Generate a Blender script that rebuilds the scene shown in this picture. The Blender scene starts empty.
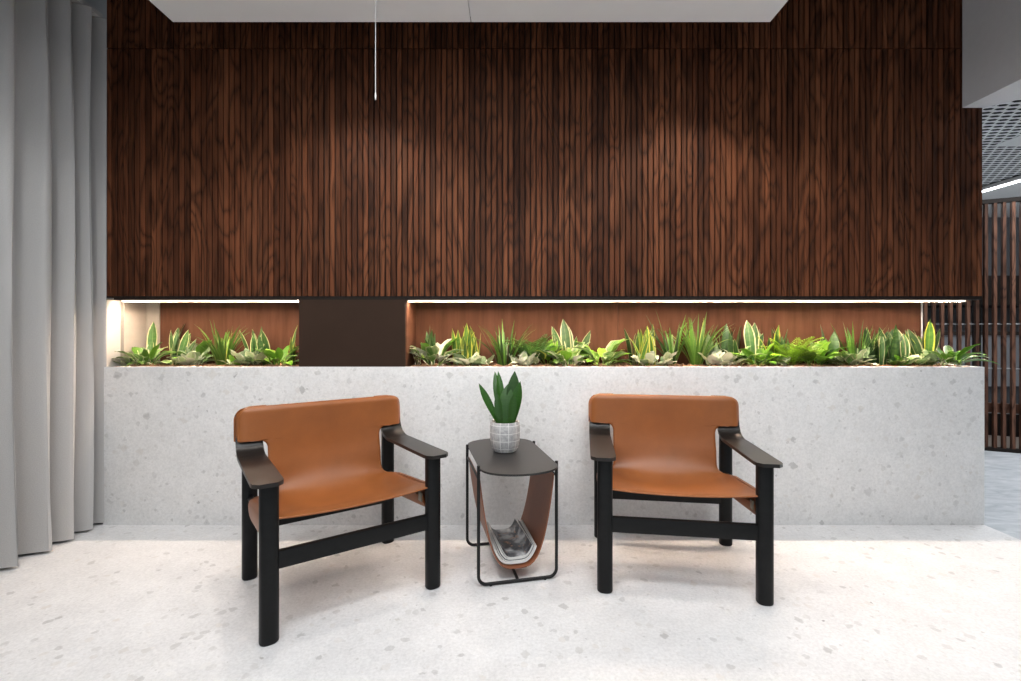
import bpy, bmesh, math, random
from mathutils import Vector, Matrix

# ------------------------------------------------------------------ camera, world, large lights, exposure
scene = bpy.context.scene
COL = scene.collection
F = 482.0            # focal length in pixels (17 mm on a 36 mm frame)
CX, CY = 512.0, 328.0  # vanishing point in the photograph
H = 1.05             # eye height

cam_data = bpy.data.cameras.new('camera')
cam = bpy.data.objects.new('camera', cam_data)
COL.objects.link(cam)
cam.location = (0, 0, H)
cam.rotation_euler = (math.radians(90), 0, 0)
cam_data.sensor_fit = 'HORIZONTAL'
cam_data.sensor_width = 36.0
cam_data.lens = 36.0 * F / 1021.0
cam_data.shift_x = -(CX - 510.5) / 1021.0
cam_data.shift_y = (CY - 340.5) / 1021.0
cam_data.clip_start = 0.05
scene.camera = cam

vs = scene.view_settings
vs.view_transform = 'Standard'
vs.look = 'None'
vs.gamma = 1.0
vs.use_curve_mapping = False
vs.exposure = 0.17

world = bpy.data.worlds.new('world')
scene.world = world
world.use_nodes = True
world.node_tree.nodes['Background'].inputs[0].default_value = (0.85, 0.92, 1.0, 1)
world.node_tree.nodes['Background'].inputs[1].default_value = 0.22


def area(name, loc, rot, sx, sy, power, color=(1, 1, 1)):
    d = bpy.data.lights.new(name, 'AREA')
    d.shape = 'RECTANGLE'
    d.size, d.size_y = sx, sy
    d.energy = power
    d.color = color
    o = bpy.data.objects.new(name, d)
    COL.objects.link(o)
    o.location = loc
    o.rotation_euler = rot
    return o


def spot(name, loc, target, power, angle, blend, color=(1, 1, 1), radius=0.04):
    d = bpy.data.lights.new(name, 'SPOT')
    d.energy = power
    d.spot_size = math.radians(angle)
    d.spot_blend = blend
    d.shadow_soft_size = radius
    d.color = color
    o = bpy.data.objects.new(name, d)
    COL.objects.link(o)
    o.location = loc
    o.rotation_euler = (Vector(target) - Vector(loc)).to_track_quat('-Z', 'Y').to_euler()
    return o


# unseen area fills, added under the ceiling raft and behind the camera
area('overhead_fill', (-0.2, 0.7, 2.47), (0, 0, 0), 2.2, 1.2, 36, (0.95, 0.975, 1.0))
area('overhead_fill_rear', (-0.2, -1.2, 2.47), (0, 0, 0), 2.6, 1.0, 24, (0.95, 0.975, 1.0))
area('front_fill', (0.0, -3.4, 1.5), (math.radians(90), 0, 0), 7.0, 2.6, 26, (0.88, 0.94, 1.0))  # added cool fill from behind the camera, no glazing is built there
for _i, _x in enumerate((-1.35, -0.45, 0.45, 1.15)):
    spot('planter_fill_spot' + ('.%03d' % _i if _i else ''), (_x, 0.85, 2.45), (_x * 1.45, 2.57, 0.40), 33, 72, 0.6, (1.0, 0.985, 0.97), 0.12)  # unseen spots added to brighten the planter front and lower wall
spot('raft_downlight', (-0.80, 1.95, 2.46), (-0.80, 2.25, 0.9), 30, 112, 0.5, (1.0, 0.93, 0.86))
spot('raft_downlight.001', (0.96, 1.95, 2.46), (0.96, 2.25, 0.9), 30, 112, 0.5, (1.0, 0.93, 0.86))
area('corridor_fill', (5.0, 5.0, 2.66), (0, 0, 0), 1.2, 2.4, 100, (0.90, 0.95, 1.0))  # added fill for the corridor ceiling, separate from its linear light
area('corridor_fill.001', (4.2, 3.0, 2.66), (0, 0, 0), 1.0, 1.2, 48, (0.95, 0.97, 1.0))  # second added fill, brightens the near side of the screen


def px(x, Y):
    return (x - CX) * Y / F


def pz(y, Y):
    return H - (y - CY) * Y / F


# ------------------------------------------------------------------ material helpers
MATS = {}


def new_mat(name):
    m = bpy.data.materials.new(name)
    m.use_nodes = True
    nt = m.node_tree
    for n in list(nt.nodes):
        nt.nodes.remove(n)
    out = nt.nodes.new('ShaderNodeOutputMaterial')
    b = nt.nodes.new('ShaderNodeBsdfPrincipled')
    nt.links.new(b.outputs[0], out.inputs[0])
    MATS[name] = m
    return m, nt, b


class NB:
    """tiny node builder"""
    def __init__(self, nt):
        self.nt = nt

    def set(self, sock, v):
        if isinstance(v, bpy.types.NodeSocket):
            self.nt.links.new(v, sock)
        elif v is not None:
            sock.default_value = v

    def node(self, typ, **kw):
        n = self.nt.nodes.new(typ)
        for k, v in kw.items():
            setattr(n, k, v)
        return n

    def math(self, op, a, b=None, c=None, clamp=False):
        n = self.node('ShaderNodeMath', operation=op, use_clamp=clamp)
        self.set(n.inputs[0], a)
        self.set(n.inputs[1], b)
        if c is not None:
            self.set(n.inputs[2], c)
        return n.outputs[0]

    def vmath(self, op, a, b):
        n = self.node('ShaderNodeVectorMath', operation=op)
        self.set(n.inputs[0], a)
        self.set(n.inputs[1], b)
        return n.outputs[0]

    def noise(self, vec, scale, detail=2, rough=0.5, dist=0.0):
        n = self.node('ShaderNodeTexNoise')
        self.set(n.inputs['Vector'], vec)
        n.inputs['Scale'].default_value = scale
        n.inputs['Detail'].default_value = detail
        n.inputs['Roughness'].default_value = rough
        n.inputs['Distortion'].default_value = dist
        return n

    def vor(self, vec, scale, feature='F1'):
        n = self.node('ShaderNodeTexVoronoi', feature=feature)
        self.set(n.inputs['Vector'], vec)
        n.inputs['Scale'].default_value = scale
        return n

    def ramp(self, fac, stops):
        n = self.node('ShaderNodeValToRGB')
        el = n.color_ramp.elements
        while len(el) < len(stops):
            el.new(0.5)
        for e, (p, c) in zip(el, stops):
            e.position = p
            e.color = (*c, 1) if len(c) == 3 else c
        self.set(n.inputs[0], fac)
        return n.outputs[0]

    def mix(self, fac, a, b, mode='MIX'):
        n = self.node('ShaderNodeMix', data_type='RGBA', blend_type=mode)
        self.set(n.inputs[0], fac)
        for s, v in ((n.inputs[6], a), (n.inputs[7], b)):
            if isinstance(v, tuple) and len(v) == 3:
                v = (*v, 1)
            self.set(s, v)
        return n.outputs[2]

    def sep(self, vec):
        n = self.node('ShaderNodeSeparateXYZ')
        self.set(n.inputs[0], vec)
        return n.outputs

    def sepc(self, c):
        n = self.node('ShaderNodeSeparateColor')
        self.set(n.inputs[0], c)
        return n.outputs

    def comb(self, x, y, z):
        n = self.node('ShaderNodeCombineXYZ')
        self.set(n.inputs[0], x)
        self.set(n.inputs[1], y)
        self.set(n.inputs[2], z)
        return n.outputs[0]

    def pos(self):
        return self.node('ShaderNodeNewGeometry').outputs['Position']

    def obj(self):
        return self.node('ShaderNodeTexCoord').outputs['Object']

    def uv(self):
        return self.node('ShaderNodeTexCoord').outputs['UV']

    def mapr(self, v, a, b, c, d):
        n = self.node('ShaderNodeMapRange')
        self.set(n.inputs[0], v)
        for i, k in enumerate((a, b, c, d)):
            self.set(n.inputs[i + 1], k)
        return n.outputs[0]

    def bump(self, h, strength, dist, bsdf):
        n = self.node('ShaderNodeBump')
        n.inputs['Strength'].default_value = strength
        n.inputs['Distance'].default_value = dist
        self.set(n.inputs['Height'], h)
        self.nt.links.new(n.outputs[0], bsdf.inputs['Normal'])


def plain(name, color, rough=0.5, metal=0.0, noise_amt=0.06, noise_scale=30.0, spec=0.5, bump=0.0):
    m, nt, b = new_mat(name)
    k = NB(nt)
    nz = k.noise(k.obj(), noise_scale, 3, 0.6)
    lo = tuple(c * (1 - noise_amt) for c in color)
    hi = tuple(min(1, c * (1 + noise_amt)) for c in color)
    k.set(b.inputs['Base Color'], k.ramp(nz.outputs[0], [(0.3, lo), (0.7, hi)]))
    b.inputs['Roughness'].default_value = rough
    b.inputs['Metallic'].default_value = metal
    b.inputs['Specular IOR Level'].default_value = spec
    if bump:
        k.bump(nz.outputs[0], bump, 0.002, b)
    return m


def emit(name, color, strength):
    m, nt, b = new_mat(name)
    b.inputs['Base Color'].default_value = (*color, 1)
    b.inputs['Emission Color'].default_value = (*color, 1)
    b.inputs['Emission Strength'].default_value = strength
    return m


def terrazzo(name, base_lo, base_hi, rough, big, amt, bump=0.0, dark=0.5):
    """off-white matrix with scattered angular chips at three sizes"""
    m, nt, b = new_mat(name)
    k = NB(nt)
    p = k.pos()
    wob = k.noise(p, 9.0, 2)
    pw = k.vmath('ADD', p, k.vmath('MULTIPLY', wob.outputs['Color'], (0.05, 0.05, 0.05)))
    wob2 = k.noise(p, 45.0, 3, 0.7)
    pw2 = k.vmath('ADD', pw, k.vmath('MULTIPLY', wob2.outputs['Color'], (0.020, 0.020, 0.020)))
    cloud = k.noise(p, 6.0, 6, 0.72)
    col = k.ramp(cloud.outputs[0], [(0.3, base_lo), (0.7, base_hi)])
    fine = k.noise(p, 85.0, 3, 0.7)
    col = k.mix(0.30, col, k.ramp(fine.outputs[0], [(0.35, tuple(c * 0.72 for c in base_lo)), (0.62, base_hi)]))
    for scale, keep, rmax, op, seed in ((big * 4.2, 0.60, 0.42, 0.42 * amt, 3.1), (big * 2.0, 0.58, 0.40, 0.50 * amt, 0.0), (big, 0.72, 0.40, 0.70 * amt, 7.7), (big * 1.6, 0.93, 0.30, 1.0 * amt, 5.2)):
        v = k.vor(k.vmath('ADD', pw2, (seed, seed * 0.7, seed * 1.3)), scale)
        v.distance = 'MANHATTAN' if seed else 'EUCLIDEAN'
        s = k.sepc(v.outputs['Color'])
        has = k.math('GREATER_THAN', s[1], keep)
        rad = k.mapr(s[2], 0, 1, rmax * 0.35, rmax)
        edge = k.math('SUBTRACT', rad, v.outputs['Distance'])
        mask = k.math('MULTIPLY', k.math('MULTIPLY', edge, 14.0, clamp=True), has)
        chip = k.ramp(s[0], [(0.0, (0.10 * dark * 2, 0.095 * dark * 2, 0.095 * dark * 2)), (0.16, (0.30, 0.295, 0.29)), (0.5, (0.50, 0.49, 0.475)),
                             (0.78, (0.60, 0.555, 0.50)), (0.9, (0.80, 0.79, 0.775)), (1.0, (0.86, 0.85, 0.84))])
        col = k.mix(k.math('MULTIPLY', mask, op), col, chip)
    k.set(b.inputs['Base Color'], col)
    b.inputs['Roughness'].default_value = rough
    b.inputs['Specular IOR Level'].default_value = 0.4
    if bump:
        k.bump(cloud.outputs[0], bump, 0.002, b)
    return m


def make_wood(name, dark, mid, light, fx=1.0, rough=0.5):
    """walnut veneer: contour lines of a tall noise give cathedrals, plus fine fibre"""
    m, nt, b = new_mat(name)
    k = NB(nt)
    p = k.pos()
    at = k.node('ShaderNodeAttribute', attribute_type='OBJECT', attribute_name='veneer')
    off = k.math('MULTIPLY', at.outputs['Fac'], 3.713)
    s = k.sep(p)
    x = k.math('ADD', s[0], off)
    z = k.math('ADD', s[2], k.math('MULTIPLY', off, 0.61))
    v1 = k.comb(k.math('MULTIPLY', x, 7.0 * fx), s[1], k.math('MULTIPLY', z, 1.5))
    n1 = k.noise(v1, 1.0, 1.5, 0.45, 0.5)
    v2 = k.comb(k.math('MULTIPLY', x, 60.0), s[1], k.math('MULTIPLY', z, 4.5))
    n2 = k.noise(v2, 1.0, 3, 0.6)
    cont = k.math('FRACT', k.math('ADD', k.math('MULTIPLY', n1.outputs[0], 11.0), k.math('MULTIPLY', n2.outputs[0], 0.9)))
    line = k.math('POWER', k.math('ABSOLUTE', k.math('SUBTRACT', k.math('MULTIPLY', cont, 2.0), 1.0)), 2.4)
    v3 = k.comb(k.math('MULTIPLY', x, 330.0), s[1], k.math('MULTIPLY', z, 9.0))
    n3 = k.noise(v3, 1.0, 2, 0.6)
    v4 = k.comb(k.math('MULTIPLY', x, 5.0), s[1], k.math('MULTIPLY', z, 0.9))
    n4 = k.noise(v4, 1.3, 3, 0.6)
    base = k.ramp(n4.outputs[0], [(0.28, dark), (0.47, mid), (0.72, light)])
    dk = tuple(c * 0.28 for c in dark)
    base = k.mix(k.math('MULTIPLY', line, 0.78), base, dk)
    base = k.mix(0.45, base, k.ramp(n3.outputs[0], [(0.3, dk), (0.6, light)]), 'OVERLAY')
    kn = k.vor(k.comb(k.math('MULTIPLY', x, 2.1), 0.0, k.math('MULTIPLY', z, 1.1)), 1.9)
    kmask = k.math('MULTIPLY', k.math('SUBTRACT', 0.12, kn.outputs['Distance']), 8.0, clamp=True)
    base = k.mix(k.math('MULTIPLY', kmask, 0.6), base, dk)
    oi = k.node('ShaderNodeObjectInfo').outputs['Random']
    tone = k.mapr(oi, 0, 1, 0.60, 1.35)
    tn = k.comb(tone, tone, tone)
    base = k.mix(1.0, base, tn, 'MULTIPLY')
    k.set(b.inputs['Base Color'], base)
    k.set(b.inputs['Roughness'], k.mapr(n3.outputs[0], 0, 1, rough - 0.08, rough + 0.12))
    b.inputs['Specular IOR Level'].default_value = 0.14
    k.bump(k.math('SUBTRACT', n3.outputs[0], line), 0.25, 0.001, b)
    return m


def leather(name, color, rough=0.42):
    m, nt, b = new_mat(name)
    k = NB(nt)
    o = k.obj()
    n1 = k.noise(o, 6.0, 3, 0.6)
    n2 = k.noise(o, 420.0, 2, 0.5)
    c = k.ramp(n1.outputs[0], [(0.3, tuple(v * 0.86 for v in color)), (0.7, tuple(v * 1.12 for v in color))])
    c = k.mix(0.12, c, k.ramp(n2.outputs[0], [(0.4, tuple(v * 0.6 for v in color)), (0.6, tuple(v * 1.2 for v in color))]))
    k.set(b.inputs['Base Color'], c)
    b.inputs['Roughness'].default_value = rough
    b.inputs['Specular IOR Level'].default_value = 0.45
    k.bump(n2.outputs[0], 0.12, 0.0006, b)
    return m


def leafmat(name, center, center2, margin, mw, margin_noise=0.25, bands=0.0, streak=0.0, rough=0.4):
    """u across the blade 0..1, v along it"""
    m, nt, b = new_mat(name)
    k = NB(nt)
    uv = k.uv()
    s = k.sep(uv)
    oi = k.node('ShaderNodeObjectInfo').outputs['Random']
    uvo = k.vmath('ADD', uv, k.comb(oi, k.math('MULTIPLY', oi, 5.0), 0.0))
    d = k.math('MULTIPLY', k.math('ABSOLUTE', k.math('SUBTRACT', s[0], 0.5)), 2.0)
    nz = k.noise(uvo, 7.0, 3, 0.6)
    d2 = k.math('ADD', d, k.math('MULTIPLY', k.math('SUBTRACT', nz.outputs[0], 0.5), margin_noise))
    mask = k.math('MULTIPLY', k.math('SUBTRACT', d2, 1.0 - mw), 9.0, clamp=True)
    bn = k.noise(k.vmath('MULTIPLY', uvo, (1.2, 16.0, 1.0)), 1.0, 3, 0.6, 0.8)
    fac = k.mapr(bn.outputs[0], 0.38, 0.62, 0, 1)
    c = k.mix(k.math('MULTIPLY', fac, 0.35 + bands), center, center2)
    if streak:
        sn = k.noise(k.vmath('MULTIPLY', uvo, (14.0, 1.6, 1.0)), 1.0, 2, 0.5)
        sm = k.mapr(sn.outputs[0], 0.50, 0.60, 0, streak)
        c = k.mix(sm, c, margin)
    mid = k.math('MULTIPLY', k.math('SUBTRACT', 0.10, d), 7.0, clamp=True)
    c = k.mix(k.math('MULTIPLY', mid, 0.25), c, margin)
    c = k.mix(mask, c, margin)
    tone = k.mapr(oi, 0, 1, 0.50, 1.08)
    c = k.mix(1.0, c, k.comb(tone, tone, tone), 'MULTIPLY')
    k.set(b.inputs['Base Color'], c)
    b.inputs['Roughness'].default_value = rough
    b.inputs['Subsurface Weight'].default_value = 0.0
    b.inputs['Transmission Weight'].default_value = 0.0
    # thin leaf: a share of light passes through
    tr = nt.nodes.new('ShaderNodeBsdfTranslucent')
    nt.links.new(c, tr.inputs[0])
    mx = nt.nodes.new('ShaderNodeMixShader')
    mx.inputs[0].default_value = 0.14
    out = [n for n in nt.nodes if n.type == 'OUTPUT_MATERIAL'][0]
    nt.links.new(b.outputs[0], mx.inputs[1])
    nt.links.new(tr.outputs[0], mx.inputs[2])
    nt.links.new(mx.outputs[0], out.inputs[0])
    return m


# ------------------------------------------------------------------ materials
terrazzo('terrazzo_floor', (0.64, 0.64, 0.645), (0.80, 0.80, 0.805), 0.42, 12.0, 0.66, dark=0.7)
terrazzo('terrazzo_planter', (0.70, 0.70, 0.695), (0.82, 0.815, 0.81), 0.5, 13.0, 0.52, dark=0.4)
m, nt, b = new_mat('corridor_floor')
k = NB(nt)
n = k.noise(k.vmath('MULTIPLY', k.pos(), (3.0, 9.0, 1.0)), 2.0, 4, 0.6, 0.8)
k.set(b.inputs['Base Color'], k.ramp(n.outputs[0], [(0.3, (0.50, 0.54, 0.58)), (0.7, (0.74, 0.77, 0.80))]))
b.inputs['Roughness'].default_value = 0.25

make_wood('walnut', (0.088, 0.032, 0.0145), (0.150, 0.057, 0.026), (0.225, 0.092, 0.043), rough=0.6)
make_wood('screen_wood', (0.13, 0.065, 0.042), (0.19, 0.10, 0.068), (0.25, 0.14, 0.095), rough=0.5)
plain('wall_dark', (0.018, 0.011, 0.008), 0.8)
plain('dark_trim', (0.015, 0.011, 0.009), 0.6, 0, 0.06, 30.0, 0.15)
plain('bronze_panel', (0.036, 0.021, 0.014), 0.7, 0.0, 0.08, 6.0, 0.12)
m, nt, b = new_mat('copper_panel')
k = NB(nt)
p = k.pos()
n = k.noise(k.vmath('MULTIPLY', p, (26.0, 1.0, 2.4)), 1.0, 4, 0.65)
n2 = k.noise(k.vmath('MULTIPLY', p, (2.0, 1.0, 2.0)), 1.0, 3, 0.6)
c = k.ramp(n.outputs[0], [(0.28, (0.066, 0.027, 0.0145)), (0.5, (0.108, 0.047, 0.027)), (0.75, (0.142, 0.066, 0.040))])
c = k.mix(0.35, c, k.ramp(n2.outputs[0], [(0.35, (0.075, 0.028, 0.015)), (0.7, (0.14, 0.06, 0.035))]))
k.set(b.inputs['Base Color'], c)
b.inputs['Roughness'].default_value = 0.6
b.inputs['Specular IOR Level'].default_value = 0.1
plain('white_paint', (0.80, 0.79, 0.775), 0.7, 0, 0.02)
plain('raft_white', (0.88, 0.88, 0.875), 0.75, 0, 0.02, 3.0)
plain('return_paint', (0.56, 0.53, 0.49), 0.8, 0, 0.02)
plain('cream_paint', (0.50, 0.44, 0.38), 0.75, 0, 0.03)
plain('beam_grey', (0.66, 0.66, 0.68), 0.8, 0, 0.02)
plain('ceiling_dark', (0.035, 0.042, 0.042), 0.9)
plain('room_wall', (0.55, 0.55, 0.55), 0.8, 0, 0.02)
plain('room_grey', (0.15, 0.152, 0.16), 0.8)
plain('perforated_metal', (0.80, 0.81, 0.81), 0.5, 0, 0.03)
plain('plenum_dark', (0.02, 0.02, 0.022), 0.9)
leather('tan_leather', (0.258, 0.083, 0.020), 0.42)
leather('brown_leather', (0.24, 0.083, 0.036), 0.45)
plain('leather_back', (0.40, 0.20, 0.11), 0.8)
plain('stitch_thread', (0.36, 0.13, 0.045), 0.7)
plain('black_wood', (0.0045, 0.0048, 0.0050), 0.42, 0, 0.25, 60.0, 0.22)
plain('armrest_ply', (0.010, 0.0085, 0.0075), 0.36, 0, 0.25, 60.0, 0.38)
plain('black_steel', (0.006, 0.006, 0.0065), 0.45, 0, 0.06, 30.0, 0.3)
plain('table_black', (0.020, 0.019, 0.019), 0.42, 0, 0.06, 30.0, 0.4)
plain('buckle', (0.30, 0.29, 0.24), 0.4, 0.5)
plain('paper_white', (0.72, 0.71, 0.69), 0.5, 0, 0.04)
plain('paper_grey', (0.45, 0.44, 0.43), 0.5, 0, 0.1)
plain('counter_grey', (0.10, 0.10, 0.105), 0.7)
plain('rod_grey', (0.2, 0.2, 0.2), 0.5)
plain('paper_dark', (0.06, 0.065, 0.07), 0.4, 0, 0.2)
plain('cord_white', (0.62, 0.60, 0.58), 0.5)
plain('steel_tip', (0.75, 0.73, 0.70), 0.3, 0.3)
emit('led_diffuser', (1.0, 0.79, 0.62), 215.0)
emit('led_opal', (1.0, 0.85, 0.70), 1.1)
emit('corridor_led', (0.93, 0.97, 1.0), 9.0)
emit('far_lamp', (1.0, 0.93, 0.8), 6.0)
# magazine cover: grey photograph with dark figure and a pale band of text-like marks
m, nt, b = new_mat('magazine_cover')
k = NB(nt)
uv = k.uv()
n = k.noise(uv, 2.6, 3, 0.55, 0.3)
c = k.ramp(n.outputs[0], [(0.36, (0.02, 0.022, 0.027)), (0.47, (0.10, 0.10, 0.11)), (0.56, (0.34, 0.34, 0.35)), (0.68, (0.72, 0.72, 0.72))])
s = k.sep(uv)
n2 = k.noise(uv, 7.0, 2)
warm = k.math('MULTIPLY', k.mapr(n2.outputs[0], 0.60, 0.66, 0, 1), 0.6)
c = k.mix(warm, c, (0.52, 0.30, 0.20))
k.set(b.inputs['Base Color'], c)
b.inputs['Roughness'].default_value = 0.22
# pot: grey glazed body with a pale grid
m, nt, b = new_mat('grid_pot')
k = NB(nt)
o = k.obj()
s = k.sep(o)
ang = k.math('MULTIPLY', k.math('ARCTAN2', s[1], s[0]), 11 / (2 * math.pi))
wobn = k.noise(o, 25.0, 2)
ga = k.math('FRACT', k.math('ADD', k.math('ADD', ang, 0.31), k.math('MULTIPLY', wobn.outputs[0], 0.06)))
gz = k.math('FRACT', k.math('ADD', k.math('MULTIPLY', s[2], 29.0), 0.45))
la = k.math('LESS_THAN', ga, 0.075)
lz = k.math('LESS_THAN', gz, 0.075)
ln = k.math('MAXIMUM', la, lz)
tn = k.noise(o, 60.0, 4, 0.7)
body = k.ramp(tn.outputs[0], [(0.35, (0.30, 0.30, 0.305)), (0.65, (0.50, 0.495, 0.49))])
k.set(b.inputs['Base Color'], k.mix(k.math('MULTIPLY', ln, 0.85), body, (0.78, 0.77, 0.75)))
b.inputs['Roughness'].default_value = 0.6
# curtain fabric
m, nt, b = new_mat('curtain_fabric')
k = NB(nt)
uv = k.uv()
w = k.noise(k.vmath('MULTIPLY', uv, (900.0, 900.0, 1)), 1.0, 2, 0.6)
w2 = k.noise(k.vmath('MULTIPLY', uv, (30.0, 4.0, 1)), 1.0, 3, 0.6)
c = k.ramp(w.outputs[0], [(0.3, (0.36, 0.355, 0.35)), (0.7, (0.46, 0.455, 0.45))])
c = k.mix(0.2, c, k.ramp(w2.outputs[0], [(0.3, (0.35, 0.345, 0.34)), (0.7, (0.48, 0.475, 0.47))]))
k.set(b.inputs['Base Color'], c)
b.inputs['Roughness'].default_value = 0.9
b.inputs['Sheen Weight'].default_value = 0.25
k.bump(w.outputs[0], 0.15, 0.0008, b)
# soil
m, nt, b = new_mat('soil')
k = NB(nt)
n = k.noise(k.pos(), 70.0, 4, 0.7)
k.set(b.inputs['Base Color'], k.ramp(n.outputs[0], [(0.3, (0.035, 0.020, 0.012)), (0.7, (0.20, 0.115, 0.065))]))
b.inputs['Roughness'].default_value = 0.95
k.bump(n.outputs[0], 0.8, 0.01, b)
plain('bark', (0.26, 0.14, 0.075), 0.9, 0, 0.35, 50.0)

leafmat('snake_yellow', (0.06, 0.17, 0.02), (0.15, 0.30, 0.05), (0.66, 0.64, 0.09), 0.30, 0.2)
leafmat('snake_cream', (0.045, 0.13, 0.022), (0.13, 0.25, 0.06), (0.72, 0.70, 0.36), 0.24, 0.2)
leafmat('snake_dark', (0.03, 0.085, 0.018), (0.10, 0.19, 0.05), (0.10, 0.20, 0.05), 0.10, 0.2, 0.3)
leafmat('snake_green', (0.020, 0.085, 0.006), (0.045, 0.15, 0.015), (0.05, 0.16, 0.015), 0.08, 0.1)
leafmat('grass_green', (0.09, 0.22, 0.025), (0.17, 0.36, 0.05), (0.24, 0.42, 0.06), 0.2, 0.2)
leafmat('grass_yellow', (0.10, 0.24, 0.03), (0.22, 0.38, 0.06), (0.62, 0.62, 0.12), 0.42, 0.3)
leafmat('broad_green', (0.10, 0.26, 0.02), (0.20, 0.40, 0.04), (0.28, 0.48, 0.06), 0.10, 0.2)
leafmat('broad_lime', (0.20, 0.46, 0.03), (0.36, 0.62, 0.07), (0.50, 0.70, 0.12), 0.14, 0.3)
leafmat('broad_variegated', (0.12, 0.32, 0.05), (0.26, 0.46, 0.10), (0.74, 0.76, 0.46), 0.30, 0.7, 0.1, 0.45)
leafmat('broad_pale', (0.62, 0.70, 0.42), (0.40, 0.56, 0.22), (0.80, 0.81, 0.62), 0.40, 0.6, 0.2, 0.3)
leafmat('white_leaf', (0.80, 0.80, 0.66), (0.74, 0.77, 0.56), (0.46, 0.60, 0.26), 0.14, 0.4)
leafmat('silver_leaf', (0.24, 0.36, 0.17), (0.40, 0.48, 0.30), (0.13, 0.26, 0.09), 0.18, 0.5, 0.4)
leafmat('fern_green', (0.07, 0.20, 0.03), (0.13, 0.30, 0.05), (0.15, 0.32, 0.05), 0.1)
leafmat('fern_lime', (0.30, 0.55, 0.03), (0.45, 0.66, 0.06), (0.55, 0.72, 0.1), 0.1)


# ------------------------------------------------------------------ geometry helpers
def mesh(name, verts, faces, mat, uvs=None, smooth=False, sharp=None):
    me = bpy.data.meshes.new(name)
    me.from_pydata([tuple(v) for v in verts], [], faces)
    if mat:
        me.materials.append(MATS[mat])
    if uvs is not None:
        lay = me.uv_layers.new(name='UVMap')
        for lp in me.loops:
            lay.data[lp.index].uv = uvs[lp.vertex_index]
    if smooth:
        me.polygons.foreach_set('use_smooth', [True] * len(me.polygons))
        if sharp:
            me.set_sharp_from_angle(angle=math.radians(sharp))
    me.update()
    return me


def link(name, me, parent=None, loc=None, rot=None):
    o = bpy.data.objects.new(name, me)
    COL.objects.link(o)
    if parent is not None:
        o.parent = parent
    if loc is not None:
        o.location = loc
    if rot is not None:
        o.rotation_euler = rot
    return o


def tag(o, label=None, cat=None, group=None, kind=None):
    if label:
        o['label'] = label
    if cat:
        o['category'] = cat
    if group:
        o['group'] = group
    if kind:
        o['kind'] = kind
    return o


def empty(name, loc=(0, 0, 0), rz=0.0, parent=None):
    o = bpy.data.objects.new(name, None)
    COL.objects.link(o)
    o.empty_display_size = 0.05
    o.location = loc
    o.rotation_euler = (0, 0, rz)
    if parent is not None:
        o.parent = parent
    return o


def box_mesh(name, x0, x1, y0, y1, z0, z1, mat, bevel=0.0, seg=2):
    bm = bmesh.new()
    bmesh.ops.create_cube(bm, size=1.0)
    for v in bm.verts:
        v.co = Vector((x0 + (v.co.x + .5) * (x1 - x0), y0 + (v.co.y + .5) * (y1 - y0), z0 + (v.co.z + .5) * (z1 - z0)))
    if bevel:
        bmesh.ops.bevel(bm, geom=list(bm.edges), offset=bevel, segments=seg, affect='EDGES', profile=0.6)
    me = bpy.data.meshes.new(name)
    bm.to_mesh(me)
    bm.free()
    me.materials.append(MATS[mat])
    if bevel:
        me.polygons.foreach_set('use_smooth', [True] * len(me.polygons))
        me.set_sharp_from_angle(angle=math.radians(40))
    return me


def box(name, x0, x1, y0, y1, z0, z1, mat, parent=None, bevel=0.0, kind=None):
    o = link(name, box_mesh(name, x0, x1, y0, y1, z0, z1, mat, bevel), parent)
    if kind:
        o['kind'] = kind
    return o


def prism(name, pts, z0, z1, mat, parent=None, kind=None):
    n = len(pts)
    v = [(x, y, z0) for x, y in pts] + [(x, y, z1) for x, y in pts]
    f = [list(range(n))[::-1], list(range(n, 2 * n))] + [[i, (i + 1) % n, n + (i + 1) % n, n + i] for i in range(n)]
    o = link(name, mesh(name, v, f, mat), parent)
    bm = bmesh.new()
    bm.from_mesh(o.data)
    bmesh.ops.recalc_face_normals(bm, faces=bm.faces)
    bm.to_mesh(o.data)
    bm.free()
    if kind:
        o['kind'] = kind
    return o


def sweep(name, path, radius, mat, parent=None, seg=10, rx=None, closed=False):
    """tube along a 3-D polyline with mitred frames"""
    P = [Vector(p) for p in path]
    n = len(P)
    verts, faces = [], []
    up0 = None
    for i, p in enumerate(P):
        a = P[i] - P[i - 1] if i > 0 else P[1] - P[0]
        c = P[i + 1] - P[i] if i < n - 1 else P[-1] - P[-2]
        t = (a.normalized() + c.normalized()).normalized()
        if up0 is None:
            ref = Vector((0, 0, 1)) if abs(t.z) < 0.9 else Vector((0, 1, 0))
            u = (ref - t * ref.dot(t)).normalized()
        else:
            u = (up0 - t * up0.dot(t)).normalized()
        up0 = u
        w = t.cross(u)
        for s in range(seg):
            an = 2 * math.pi * s / seg
            verts.append(p + u * math.cos(an) * radius + w * math.sin(an) * (rx or radius))
    for i in range(n - 1):
        for s in range(seg):
            s2 = (s + 1) % seg
            faces.append([i * seg + s, (i + 1) * seg + s, (i + 1) * seg + s2, i * seg + s2])
    faces.append(list(range(seg)))
    faces.append([(n - 1) * seg + s for s in range(seg)][::-1])
    o = link(name, mesh(name, verts, faces, mat, smooth=True, sharp=50), parent)
    return o


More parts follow.
